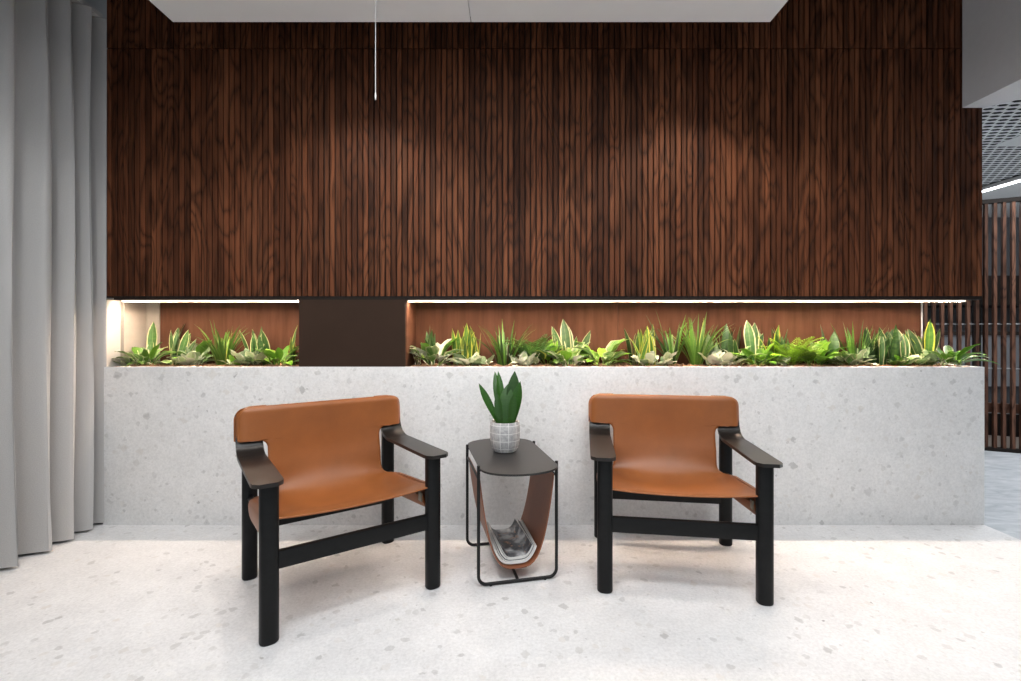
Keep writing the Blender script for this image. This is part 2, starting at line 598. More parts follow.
def lathe_mesh(name, prof, mat, seg=32, sx=1.0, sy=1.0, power=2.0):
    verts, faces = [], []
    for r, z in prof:
        for s in range(seg):
            a = 2 * math.pi * s / seg
            c, d = math.cos(a), math.sin(a)
            kx = math.copysign(abs(c) ** (2 / power), c)
            ky = math.copysign(abs(d) ** (2 / power), d)
            verts.append((r * sx * kx, r * sy * ky, z))
    n = len(prof)
    for i in range(n - 1):
        for s in range(seg):
            s2 = (s + 1) % seg
            faces.append([i * seg + s, i * seg + s2, (i + 1) * seg + s2, (i + 1) * seg + s])
    faces.append(list(range(seg))[::-1])
    faces.append([(n - 1) * seg + s for s in range(seg)])
    return mesh(name, verts, faces, mat, smooth=True, sharp=40)


def grid_mesh(name, fn, nu, nv, mat, thick=0.0, smooth=True, sharp=None):
    """fn(u, v) -> point, u, v in 0..1; optional thickness along the normals (both signs: >0 goes along +normal)"""
    pts = [[Vector(fn(i / nu, j / nv)) for i in range(nu + 1)] for j in range(nv + 1)]
    verts, uvs, faces = [], [], []
    nu1 = nu + 1
    for j in range(nv + 1):
        for i in range(nu + 1):
            verts.append(pts[j][i])
            uvs.append((i / nu, j / nv))
    for j in range(nv):
        for i in range(nu):
            faces.append([j * nu1 + i, j * nu1 + i + 1, (j + 1) * nu1 + i + 1, (j + 1) * nu1 + i])
    if thick:
        base = len(verts)
        for j in range(nv + 1):
            for i in range(nu + 1):
                du = pts[j][min(i + 1, nu)] - pts[j][max(i - 1, 0)]
                dv = pts[min(j + 1, nv)][i] - pts[max(j - 1, 0)][i]
                nn = du.cross(dv)
                nn = nn.normalized() if nn.length > 1e-12 else Vector((0, 0, 1))
                verts.append(pts[j][i] - nn * thick)
                uvs.append((i / nu, j / nv))
        for f in list(faces):
            faces.append([base + q for q in f[::-1]])
        ring = [i for i in range(nu1)] + [j * nu1 + nu for j in range(1, nv + 1)] + [nv * nu1 + i for i in range(nu - 1, -1, -1)] + [j * nu1 for j in range(nv - 1, 0, -1)]
        for a in range(len(ring)):
            p, q = ring[a], ring[(a + 1) % len(ring)]
            faces.append([q, p, base + p, base + q])
    return mesh(name, verts, faces, mat, uvs, smooth, sharp or (50 if thick else None))


def catmull(pts, n):
    P = [Vector(p) for p in pts]
    P = [P[0] * 2 - P[1]] + P + [P[-1] * 2 - P[-2]]
    out = []
    m_ = len(P) - 3
    for i in range(n + 1):
        t = i / n * m_
        s = min(int(t), m_ - 1)
        t -= s
        a, b_, c_, d = P[s:s + 4]
        out.append(0.5 * ((2 * b_) + (c_ - a) * t + (2 * a - 5 * b_ + 4 * c_ - d) * t * t + (3 * b_ - a - 3 * c_ + d) * t ** 3))
    return out


# ------------------------------------------------------------------ the setting
YP = 2.569                     # planter front
YW = 2.590                     # wood front
XL, XR = px(103, YP), px(984.6, YP)
ZP = pz(367, YP)               # planter top
ZS = 1.212                     # niche soffit
YB = 2.870                     # niche back
ZC = 3.12                      # dark ceiling

box('floor', -2.6, XR, -3.6, 4.6, -0.1, 0.0, 'terrazzo_floor', kind='structure')
box('floor_corridor', XR, 8.5, -3.6, 8.2, -0.1, 0.0, 'corridor_floor', kind='structure')
box('ceiling', -2.6, 3.4, -3.6, 2.95, ZC, ZC + 0.1, 'ceiling_dark', kind='structure')
box('wall_left', -2.5, -2.4, -3.6, 2.95, 0, ZC, 'room_wall', kind='structure')
# upper wall volume behind the walnut, with the niche soffit as its underside
WX0, WX1 = px(106, YW), px(983, YW)
wall_back = box('wall_back', WX0, WX1, YW + 0.026, YB + 0.03, ZS, ZC, 'wall_dark', kind='structure')

# walnut slats: panels of 15, one row below the joint and one above it
rnd = random.Random(4)
PITCH = 0.03
NS = int(round((WX1 - WX0) / PITCH))
PITCH = (WX1 - WX0) / NS
ZJ = pz(48.5, YW)


def slat_mesh(h):
    w, d, c = 0.0236, 0.017, 0.0020
    x0, x1 = -w / 2, w / 2
    prof = [(x0, d), (x0, c), (x0 + c, 0), (x1 - c, 0), (x1, c), (x1, d)]
    v = [(x, y, 0) for x, y in prof] + [(x, y, h) for x, y in prof]
    n = len(prof)
    f = [list(range(n)), list(range(n, 2 * n))[::-1]] + [[i + n, (i + 1) % n + n, (i + 1) % n, i] for i in range(n)]
    return mesh('slat', v, f, 'walnut')


for row, (z0, z1) in enumerate(((1.222, ZJ - 0.003), (ZJ + 0.003, ZC - 0.002))):
    sm = slat_mesh(z1 - z0)
    for p0 in range(0, NS, 15):
        n_in = min(15, NS - p0)
        xa, xb = WX0 + p0 * PITCH, WX0 + (p0 + n_in) * PITCH
        pan = box('slat_panel', xa + 0.0006, xb - 0.0006, YW + 0.016, YW + 0.0255, z0, z1, 'wall_dark', wall_back)
        ven = rnd.uniform(0, 20)
        for q in range(n_in):
            jx = 0.002 if rnd.random() < 0.06 else 0.0
            s = link('slat', sm, pan, (xa + (q + 0.5) * PITCH + jx, YW + rnd.uniform(-0.0008, 0.0008), z0))
            s['veneer'] = ven + (rnd.uniform(0.3, 6) if rnd.random() < 0.10 else 0.0)

# dark edging under the walnut
t = box('trim_1', WX0 + 0.04, WX1, YW + 0.002, YW + 0.05, ZS - 0.010, ZS - 0.0005, 'dark_trim', kind='structure')
t = box('trim_2', WX0, WX1, YW + 0.004, YW + 0.0255, ZS, 1.2215, 'dark_trim', kind='structure')

# niche back: two rust-brown sheets and the return wall at the left
nb = box('wall_niche', px(160, YB), px(921, YB), YB + 0.012, YB + 0.03, ZP - 0.12, ZS - 0.001, 'wall_dark', kind='structure')
seams = [px(160, YB), px(299, YB) + 0.02, px(405, YB), px(618, YB), px(921, YB)]
for a, c_ in ((0, 1), (2, 3), (3, 4)):
    box('copper_sheet', seams[a] + 0.0012, seams[c_] - 0.0012, YB, YB + 0.011, ZP - 0.11, ZS - 0.003, 'copper_panel', nb)
box('trim_3', px(921, YB), px(921, YB) + 0.008, YB - 0.004, YB + 0.035, ZP - 0.12, ZS - 0.001, 'white_paint', kind='structure')
XW = -2.183
prism('wall_return', [(XW - 0.2, YW + 0.006), (XW, YW + 0.006), (XW, 2.688), (XW - 0.006, 2.690), (XW - 0.006, 2.694), (XW - 0.2, 2.694)], 0, ZS - 0.0105, 'return_paint', kind='structure')
prism('wall_niche_end', [(XW - 0.2, 2.698), (-2.172, 2.698), (-2.172, YB - 0.006), (px(160, YB), YB - 0.006), (px(160, YB), YB + 0.03), (XW - 0.2, YB + 0.03)], ZP - 0.13, ZS - 0.001, 'cream_paint', kind='structure')

# dark bronze block between the two planting niches
blk = box('wall_block', px(299, 2.583), px(405, 2.583), 2.583, YB + 0.01, ZP + 0.0005, ZS - 0.0105, 'bronze_panel', bevel=0.0, kind='structure')
box('cheek_sheet', px(405, 2.583), px(405, 2.583) + 0.003, 2.602, YB, ZP - 0.012, ZS - 0.011, 'copper_panel', blk)

# ceiling raft: two boards with a joint
ZR = 2.51
YR = 2.30
xr0, xr1, xrm = px(173, YR), px(770, YR), px(471, YR)
raft = box('ceiling_raft', xr0 + 0.02, xr1 - 0.02, -2.0, YR - 0.02, ZR + 0.0125, ZR + 0.06, 'raft_white', kind='structure')
box('board', xr0, xrm - 0.0015, -2.02, YR, ZR, ZR + 0.012, 'raft_white', raft)
box('board', xrm + 0.0015, xr1, -2.02, YR, ZR, ZR + 0.012, 'raft_white', raft)
for hx in (-1.0, 0.6):
    for hy in (-1.0, 1.2):
        sweep('hanger', [(hx, hy, ZR + 0.06), (hx, hy, ZC)], 0.003, 'black_steel', raft, 6)

# bulkhead at the right
ZBM = pz(108, YW)
prism('ceiling_bulkhead', [(px(962, YW), YW - 0.002), (2.535, YW - 0.002), (2.63, 2.488), (3.6, 1.47), (3.6, -2.0), (px(962, YW), -2.0)], ZBM, ZC - 0.001, 'beam_grey', kind='structure')

# ------------------------------------------------------------------ corridor beyond, at the right
ZK = 2.75


def perforated(x0, x1, y0, y1, z):
    a, bb = 0.09, 0.087
    verts, faces = [], []
    hexv = [(0, -bb / 2), (a / 2, -bb / 4), (a / 2, bb / 4), (0, bb / 2), (-a / 2, bb / 4), (-a / 2, -bb / 4)]
    j = 0
    y = y0
    while y < y1:
        x = x0 + (a / 2 if j % 2 else 0)
        while x < x1:
            base = len(verts)
            verts += [(x + hx, y + hy, z) for hx, hy in hexv]
            verts += [(x + hx * 0.80, y + hy * 0.50, z) for hx, hy in hexv]
            for i in range(6):
                i2 = (i + 1) % 6
                faces.append([base + i, base + 6 + i, base + 6 + i2, base + i2])
            x += a
        y += bb * 0.75
        j += 1
    return mesh('perforated_sheet', verts, faces, 'perforated_metal')


ck = box('ceiling_corridor', 2.6, 8.5, 2.62, 8.2, ZK + 0.14, ZK + 0.2, 'plenum_dark', kind='structure')
link('perforated_sheet', perforated(2.8, 5.62, 2.7, 8.0, ZK), ck)
box('blank_plate', 4.48, 5.5, 4.0, 4.5, ZK - 0.006, ZK - 0.002, 'perforated_metal', ck)
box('plain_panel', 5.80, 8.4, 2.7, 8.1, ZK, ZK + 0.01, 'white_paint', ck)
cl = empty('linear_ceiling_light', (5.71, 5.3, ZK - 0.03))
tag(cl, 'long glowing linear ceiling light in the corridor at the far right', 'ceiling light')
box('housing', -0.05, 0.05, -2.2, 2.2, -0.012, 0.03, 'white_paint', cl)
box('diffuser', -0.035, 0.035, -2.18, 2.18, -0.018, -0.0125, 'corridor_led', cl)
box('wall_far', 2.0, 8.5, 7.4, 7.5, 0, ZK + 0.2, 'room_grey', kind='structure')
box('wall_corridor', 8.4, 8.5, -3.6, 8.2, 0, ZC, 'room_wall', kind='structure')

# slatted screen (local x along the screen, 0 at the photo's x = 983 foot)
ang = math.atan2(-0.10, 0.22)
scr = empty('slatted_screen', (4.06, 4.15, 0), ang)
tag(scr, 'tall dark brown slatted timber screen with steel rails in the corridor', 'screen')
PS = 0.0585
smesh = box_mesh('slat', -0.011, 0.011, -0.02, 0.02, 0.03, 2.115, 'screen_wood')
for i in range(-14, 26):
    link('slat', smesh, scr, (i * PS + 0.012, 0, 0))
box('bottom_rail', -0.85, 1.55, -0.024, 0.024, 0.0, 0.03, 'dark_trim', scr)
box('top_rail', -0.85, 1.55, -0.024, 0.024, 2.115, 2.15, 'dark_trim', scr)
for z in (1.083, 0.705):
    sweep('steel_rod', [(-0.85, 0.0, z), (1.55, 0.0, z)], 0.005, 'rod_grey', scr, 8)
box('mid_rail', -0.85, 1.55, 0.022, 0.045, 0.325, 0.405, 'screen_wood', scr)
box('post', -0.045, -0.008, 0.024, 0.09, 0, 2.15, 'dark_trim', scr)

# things behind the screen
lw = empty('plinth_wall', (4.06, 4.15, 0), ang)
box('wall_face', -1.0, 1.7, 0.16, 0.28, 0, 0.105, 'cream_paint', lw)
box('coping', -1.0, 1.7, 0.15, 0.30, 0.106, 0.30, 'dark_trim', lw)
tag(lw, 'low cream plinth wall behind the slatted screen', 'low wall')
cab = empty('dark_cabinet', (6.0, 6.9, 0))
tag(cab, 'black wall cabinet in the dim room behind the slatted screen', 'cabinet')
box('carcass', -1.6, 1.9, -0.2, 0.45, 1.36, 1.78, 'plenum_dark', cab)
for i in range(5):
    box('door', -1.59 + i * 0.7, -0.90 + i * 0.7 - 0.01, -0.22, -0.201, 1.37, 1.77, 'dark_trim', cab)
pan = empty('counter_desk', (6.2, 6.6, 0))
tag(pan, 'pale panelled counter far behind the slatted screen', 'counter')
box('top', -1.9, 1.9, -0.42, 0.4, 0.96, 1.0, 'dark_trim', pan)
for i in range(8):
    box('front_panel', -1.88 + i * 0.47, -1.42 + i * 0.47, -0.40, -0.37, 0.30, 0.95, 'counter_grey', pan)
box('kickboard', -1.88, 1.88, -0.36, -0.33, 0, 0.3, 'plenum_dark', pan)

# ------------------------------------------------------------------ planter
pl = empty('terrazzo_planter', (0, 0, 0))
tag(pl, 'long low pale terrazzo planter filled with green plants under the walnut wall', 'planter')
box('front_panel', XL, XR, YP, YP + 0.03, 0.0, ZP, 'terrazzo_planter', pl, bevel=0.0015)
box('back_panel', XL, XR, YB - 0.03, YB - 0.008, 0.0, ZP - 0.135, 'terrazzo_planter', pl)
box('side_panel', XR - 0.03, XR, YP + 0.03, YB + 0.03, 0.0, ZP, 'terrazzo_planter', pl)


def soil(name, x0, x1, label):
    r = random.Random(int(x0 * 100))
    nx = int((x1 - x0) / 0.02)
    ph = [r.uniform(0, 6.28) for _ in range(8)]

    def fn(u, v):
        x = x0 + u * (x1 - x0)
        y = YP + 0.0305 + v * (YB - 0.001 - YP - 0.0305)
        z = ZP - 0.012 + 0.006 * math.sin(31 * x + ph[0]) * math.sin(40 * y + ph[1]) + 0.004 * math.sin(83 * x + ph[2] + 30 * y) + r.uniform(-0.004, 0.004)
        return (x, y, min(z, ZP + 0.006))
    o = link(name, grid_mesh(name, fn, nx, 14, 'soil'))
    tag(o, label, 'soil', kind='stuff')
    verts, faces = [], []
    for _ in range(int((x1 - x0) * 330)):
        cx_, cy_ = r.uniform(x0 + 0.01, x1 - 0.01), YP + 0.034 + (YB - YP - 0.05) * r.random() ** 1.6
        a, l, w, h = r.uniform(0, 3.14), r.uniform(0.006, 0.016), r.uniform(0.003, 0.007), r.uniform(0.002, 0.005)
        M = Matrix.Translation((cx_, cy_, ZP - 0.005 + r.uniform(0, 0.005))) @ Matrix.Rotation(a, 4, 'Z') @ Matrix.Rotation(r.uniform(-.5, .5), 4, 'Y')
        b0 = len(verts)
        for sx, sy, sz in ((-1, -.6, -1), (1, -1, -1), (.8, 1, -1), (-1, .7, -1), (-.7, -.5, 1), (.8, -.8, 1), (.6, .7, 1), (-.8, .6, 1)):
            verts.append(M @ Vector((sx * l, sy * w, sz * h)))
        faces += [[b0 + q for q in f] for f in ((3, 2, 1, 0), (4, 5, 6, 7), (0, 1, 5, 4), (1, 2, 6, 5), (2, 3, 7, 6), (3, 0, 4, 7))]
    c = link('bark_chips', mesh('bark_chips', verts, faces, 'bark'), o)
    c['kind'] = 'stuff'


XB0, XB1 = px(299, 2.583), px(405, 2.583)
soil('soil_bed', -2.17, XB0 - 0.002, 'brown bark soil in the short planting niche beside the curtain')
soil('soil_bed', XB1 + 0.004, XR - 0.031, 'brown bark soil along the long planting niche right of the bronze block')

# ------------------------------------------------------------------ linear lights in the niches
ZL = 1.203
for xa, xb, lab in ((px(122, 2.649), px(299, 2.649) - 0.004, 'warm glowing light strip over the short niche beside the curtain'),
                    (px(407, 2.649), px(965, 2.649), 'warm glowing light strip over the long niche right of the bronze block')):
    e = empty('light_strip', ((xa + xb) / 2, 2.649, ZS - 0.001))
    tag(e, lab, 'light strip')
    w = (xb - xa) / 2
    box('profile', -w, w, -0.010, 0.010, -0.009, 0.0, 'dark_trim', e)
    for sy in (-1, 1):
        box('opal_lens', -w + 0.002, w - 0.002, sy * 0.0068 - 0.0009, sy * 0.0068 + 0.0009, -0.0168, -0.0092, 'led_opal', e)
    box('led_tape', -w + 0.003, w - 0.003, -0.0057, 0.0057, -0.0156, -0.0092, 'led_diffuser', e)

# ------------------------------------------------------------------ curtain at the left
crest = [0.98, 1.14, 1.30, 1.46, 1.62, 1.78, 1.935, 2.09, 2.249, 2.387, 2.487, 2.575]


def curtain_mesh():
    NU = 24 * (len(crest) - 1)
    NV = 26
    ZT, ZB_ = 2.700, 0.014

    def fn(u, v):
        t_ = u * (len(crest) - 1)
        i = min(int(t_), len(crest) - 2)
        f = t_ - i
        y = crest[i] + (crest[i + 1] - crest[i]) * f
        wl = crest[i + 1] - crest[i]
        z = ZB_ + (ZT - ZB_) * v
        A = 0.066 - 0.030 * v
        if i > 8:
            A = 0.044
        ph_ = 2 * math.pi * f
        base = -2.214 - 0.004 * math.sin(i * 2.3)
        x = base + A * math.cos(ph_) + 0.004 * math.sin(2 * ph_ + i * 2.2) * (1 - v)
        yy = y + 0.05 * wl * math.sin(ph_) * math.sin(i * 1.7)
        yy += 0.012 * math.sin(2.1 * z + i * 1.3) * min(1, (len(crest) - 1 - t_))
        return (x, yy, z)
    return grid_mesh('curtain', fn, NU, NV, 'curtain_fabric', thick=0.002)


cur = empty('curtain', (0, 0, 0))
tag(cur, 'heavy pale grey floor-length curtain hanging in deep folds at the left', 'curtain')
link('fabric', curtain_mesh(), cur)
trk = box('curtain_track', -2.235, -2.195, -1.5, 2.585, 2.706, 2.732, 'cord_white')
tag(trk, 'pale metal curtain track above the grey curtain', 'curtain track')
for yy in (0.0, 1.2, 2.3):
    sweep('drop_rod', [(-2.215, yy, 2.732), (-2.215, yy, ZC)], 0.004, 'cord_white', trk, 6)

# hanging cord in front of the walnut
ce = empty('hanging_cord', (px(375.6, 1.9), 1.9, pz(100, 1.9)))
tag(ce, 'thin white cord with small bright tip hanging from the ceiling raft', 'cord')
zt = pz(100, 1.9)
sweep('cord', [(0, 0, 0.02), (0, 0, ZR - zt)], 0.0016, 'cord_white', ce, 8)
link('tip', lathe_mesh('tip', [(0.0012, 0.0), (0.0030, 0.003), (0.0036, 0.012), (0.0030, 0.022), (0.0016, 0.030)], 'steel_tip', 12), ce)


# ------------------------------------------------------------------ armchairs
def leg_mesh(h, r):
    prof = [(r * 0.86, 0.0), (r * 0.97, 0.003), (r, 0.007), (r, h - 0.004), (r * 0.96, h)]
    return lathe_mesh('leg', prof, 'black_wood', 36, 1.0, 0.86, 2.5)


def make_chair(loc, deg, label):
    root = empty('armchair', loc, math.radians(deg))
    tag(root, label, 'chair', 'tan leather armchairs in front of the planter')
    LX, LY = 0.300, 0.250
    lf, lr = leg_mesh(0.536, 0.0305), leg_mesh(0.585, 0.0295)
    for sx in (-1, 1):
        link('leg', lf, root, (sx * LX, -LY, 0))
        link('leg', lr, root, (sx * LX, LY + 0.004, 0))
        # bent plywood arm: flat over the front leg, sweeping up behind the back corner
        path = catmull([(0, -0.300, 0.5435), (0, -0.15, 0.541), (0, 0.00, 0.539), (0, 0.095, 0.538), (0, 0.158, 0.539), (0, 0.206, 0.558), (0, 0.228, 0.600), (0, 0.240, 0.645), (0, 0.252, 0.690)], 36)

        def arm(u, v, path=path, sx=sx):
            i = v * 36
            a = min(int(i), 35)
            p = path[a].lerp(path[a + 1], i - a)
            d = v * 0.62
            hw = 0.050
            r = 0.022
            if d < r:
                hw = 0.050 - r + math.sqrt(max(0, r * r - (r - d) ** 2))
            cx_ = sx * (0.303 + 0.004 * (1 - v))
            xx = cx_ + (u * 2 - 1) * hw
            return (xx, p.y, p.z)
        link('armrest', grid_mesh('armrest', arm, 10, 60, 'armrest_ply', thick=-0.0135 if False else 0.0135, sharp=45), root)
        sweep('side_rail', [(sx * LX, -LY + 0.02, 0.394), (sx * LX, LY - 0.02, 0.342)], 0.012, 'black_wood', root, 12)
    box('front_stretcher', -LX + 0.02, LX - 0.02, -LY - 0.013, -LY + 0.013, 0.238, 0.300, 'black_wood', root, bevel=0.009)
    box('rear_stretcher', -LX + 0.02, LX - 0.02, LY - 0.012, LY + 0.014, 0.196, 0.256, 'black_wood', root, bevel=0.009)

    # leather sling: back with pocket ears, waist, seat wings over the side rails
    key = [(0.234, 0.722), (0.230, 0.66), (0.225, 0.60), (0.217, 0.54), (0.203, 0.48), (0.182, 0.420), (0.142, 0.370), (0.08, 0.344),
           (0.00, 0.342), (-0.10, 0.360), (-0.18, 0.382), (-0.235, 0.397), (-0.262, 0.399)]
    prof = catmull([(0, a, c_) for a, c_ in key], 120)
    arc = [0.0]
    for i in range(120):
        arc.append(arc[-1] + (prof[i + 1] - prof[i]).length)
    # stations along the sling: dense at the top corner, the ear's lower edge and the wings
    zero = 0.0
    EAR = 0.140
    st = [0.0, 0.002, 0.006, 0.012, 0.02, 0.03, 0.042, 0.06, 0.08, 0.10, 0.12, EAR - 0.003, EAR, EAR + 0.0006, EAR + 0.002, EAR + 0.005, EAR + 0.010, EAR + 0.018,
          EAR + 0.03, 0.19, 0.21, 0.235, 0.26, 0.285, 0.305, 0.322, 0.334, 0.344, 0.352, 0.358, 0.364, 0.372, 0.385, 0.40, 0.43, 0.47, 0.51, 0.55, 0.59, 0.63, 0.67, 0.70, 0.72]
    total = arc[-1]
    st = [s for s in st if s < total - 0.004] + [total - 0.003, total]

    def at(s):
        for i in range(120):
            if arc[i + 1] >= s:
                f = (s - arc[i]) / (arc[i + 1] - arc[i])
                return prof[i].lerp(prof[i + 1], f)
        return prof[-1]

    def half(s):
        if s <= EAR:
            r = 0.055
            w = 0.357
            if s < r:
                w = w - r + math.sqrt(max(0, r * r - (r - s) ** 2))
            return w
        if s < 0.30:
            d = s - EAR
            r = 0.034
            if d < r:
                return 0.238 + r - math.sqrt(max(0, r * r - (r - d) ** 2)) * 1.0
            return 0.238
        if s < 0.372:
            f = (s - 0.30) / 0.072
            return 0.238 + (0.296 - 0.238) * f ** 2.6
        return 0.298
    NU = 36

    def sling_pt(u, s):
        p = at(s)
        x = u * half(s)
        ax = abs(x)
        y, z = p.y, p.z
        back = 1.0 if s < 0.26 else max(0.0, 1 - (s - 0.26) / 0.10)
        seat = 1.0 - back
        # back is hollow in the middle; ears lie on the front of the ply and roll back at the rim
        hollow = 0.020 * (1 - min(1, (ax / 0.24)) ** 2) * min(1, s / 0.20)
        y += back * (hollow - 0.018)
        if ax > 0.325 and s <= EAR:
            y += 0.028 * ((ax - 0.325) / 0.032) ** 2
        if s < 0.02:
            y += 0.016 * (1 - s / 0.02) ** 2
        zr = 0.4135 - 0.11 * (y + 0.25)
        z += seat * (zr - z) * min(1.0, ax / 0.298) ** 2.2
        return (x, y, z)
    verts, uvs, faces = [], [], []
    us = [(-1 + 2 * i / NU) for i in range(NU + 1)]
    for s in st:
        for u in us:
            verts.append(Vector(sling_pt(u, s)))
            uvs.append((u * .5 + .5, s))
    n1 = NU + 1
    for j in range(len(st) - 1):
        for i in range(NU):
            faces.append([j * n1 + i, (j + 1) * n1 + i, (j + 1) * n1 + i + 1, j * n1 + i + 1])
    me = mesh('leather_sling', verts, faces, 'tan_leather', uvs, True)
    me.materials.append(MATS['leather_back'])
    sl = link('leather_sling', me, root)
    md = sl.modifiers.new('thickness', 'SOLIDIFY')
    md.thickness = 0.005
    md.offset = -1
    md.material_offset = 1
    md.material_offset_rim = 0
    for sx in (-1, 1):
        # back of the pocket that the ply slides into
        def pocket(u, v, sx=sx):
            s = v * EAR
            p = at(s)
            w = half(s)
            x = sx * (0.235 + (w - 0.235) * u)
            return (x, p.y + 0.030 + 0.014 * min(1, 6 * v) * (1 - (u - .4) ** 2), p.z - 0.004)
        link('pocket', grid_mesh('pocket', pocket, 8, 14, 'tan_leather', thick=0.004 * (-sx)), root)
        # row of stitching inside the rim of the ear
        pts = []
        for s in [EAR - 0.004 - 0.006 * i for i in range(22)]:
            if s > 0.012:
                w = half(s) - 0.011
                q = sling_pt(w / half(s), s)
                pts.append((sx * q[0], q[1] - 0.0012, q[2]))
        sweep('stitching', pts, 0.0009, 'stitch_thread', sl, 5)
        # flap of the seat leather wrapped round the side rail
        fl = [(0.292, 0.4150), (0.306, 0.4145), (0.318, 0.406), (0.3215, 0.388), (0.319, 0.358), (0.311, 0.330), (0.300, 0.312), (0.289, 0.318), (0.283, 0.336), (0.281, 0.360)]
        fp = catmull([(a, 0, c_) for a, c_ in fl], 24)

        def flap(u, v, fp=fp, sx=sx):
            i = u * 24
            a = min(int(i), 23)
            p = fp[a].lerp(fp[a + 1], i - a)
            y0 = -0.214 + 0.02 * u * u
            y1 = 0.118 - 0.02 * u
            return (sx * p.x, y0 + (y1 - y0) * v, p.z - 0.11 * (y0 + (y1 - y0) * v + 0.25))
        link('side_flap', grid_mesh('side_flap', flap, 24, 6, 'tan_leather', thick=0.004 * sx), root)
        bk = link('buckle', box_mesh('buckle', -0.004, 0.004, -0.014, 0.014, -0.020, 0.016, 'buckle', 0.003), root, (sx * 0.2795, -0.175, 0.350))
    return root


make_chair((-0.711, 1.990, 0), 35.0, 'tan leather armchair with black legs, turned to the right, left of the side table')
make_chair((0.704, 2.132, 0), -8.2, 'tan leather armchair with black legs, facing nearly forward, right of the side table')

# ------------------------------------------------------------------ magazine side table
tb = empty('side_table', (-0.0138, 2.166, 0), math.radians(12.5))
tag(tb, 'small black side table with wire legs and a leather magazine sling between the armchairs', 'side table')
HW, HS, ZTOP = 0.165, 0.182, 0.486
# top: straight sides with rounded ends
out = []
for i in range(25):
    a = math.pi * i / 24
    out.append((math.cos(a) * (HW - 0.004), HS + 0.012 + 0.118 * math.sin(a) ** 0.9))
for i in range(25):
    a = math.pi + math.pi * i / 24
    out.append((math.cos(a) * (HW - 0.004), -HS - 0.012 - 0.118 * (-math.sin(a)) ** 0.9 if math.sin(a) < 0 else -HS - 0.012))
n = len(out)
v = [(x, y, ZTOP - 0.008) for x, y in out] + [(x, y, ZTOP) for x, y in out]
f = [list(range(n))[::-1], list(range(n, 2 * n))] + [[i, (i + 1) % n, n + (i + 1) % n, n + i] for i in range(n)]
link('table_top', mesh('table_top', v, f, 'table_black', smooth=True, sharp=40), tb)
for sy in (-1, 1):
    R, zb = 0.034, 0.0085
    path = [(-HW, sy * HS, ZTOP + 0.006), (-HW, sy * HS, zb + R)]
    path += [(-HW + R - R * math.cos(a), sy * HS, zb + R - R * math.sin(a)) for a in [math.pi / 2 * i / 8 for i in range(1, 9)]]
    path += [(HW - R + R * math.sin(a), sy * HS, zb + R - R * math.cos(a)) for a in [math.pi / 2 * i / 8 for i in range(0, 9)]]
    path += [(HW, sy * HS, ZTOP + 0.006)]
    fr = sweep('wire_frame', path, 0.0068, 'black_steel', tb, 10)
    for sx in (-1, 1):
        box('clip', sx * HW - 0.010 if sx > 0 else sx * HW - 0.004, sx * HW + 0.004 if sx > 0 else sx * HW + 0.010, sy * HS - 0.006, sy * HS + 0.006, ZTOP - 0.016, ZTOP - 0.0082, 'black_steel', fr)
        link('foot', lathe_mesh('foot', [(0.006, 0.0), (0.006, 0.004)], 'black_steel', 12), fr, (sx * (HW - 0.05), sy * HS, 0))
sweep('cross_bar', [(0, -HS, 0.0085), (0, HS, 0.0085)], 0.0062, 'black_steel', tb, 10)
for sx in (-1, 1):
    sweep('sling_rod', [(sx * (HW - 0.002), -HS, 0.432), (sx * (HW - 0.002), HS, 0.432)], 0.005, 'black_steel', tb, 8)


def ucurve(n_, inset=0.0, span=1.0):
    """points of the hanging U in (x, z), offset inward"""
    raw = []
    N = 80
    for i in range(N + 1):
        q = -1 + 2 * i / N
        x = 0.156 * math.copysign(abs(q) ** 0.76, q)
        z = 0.056 + 0.378 * abs(q) ** 2.75
        raw.append(Vector((x, 0, z)))
    L = [0.0]
    for i in range(N):
        L.append(L[-1] + (raw[i + 1] - raw[i]).length)
    res = []
    for i in range(n_ + 1):
        s = L[-1] * (0.5 + (i / n_ - 0.5) * span)
        for j in range(N):
            if L[j + 1] >= s - 1e-9:
                ff = (s - L[j]) / (L[j + 1] - L[j])
                p = raw[j].lerp(raw[j + 1], ff)
                tg = (raw[j + 1] - raw[j]).normalized()
                break
        nn = Vector((-tg.z, 0, tg.x))
        res.append(p + nn * inset)
    return res


uc = ucurve(48)
link('leather_sling', grid_mesh('leather_sling', lambda u, v: (uc[int(round(u * 48))].x, -0.168 + 0.336 * v, uc[int(round(u * 48))].z), 48, 4, 'brown_leather', thick=0.005, sharp=60), tb)

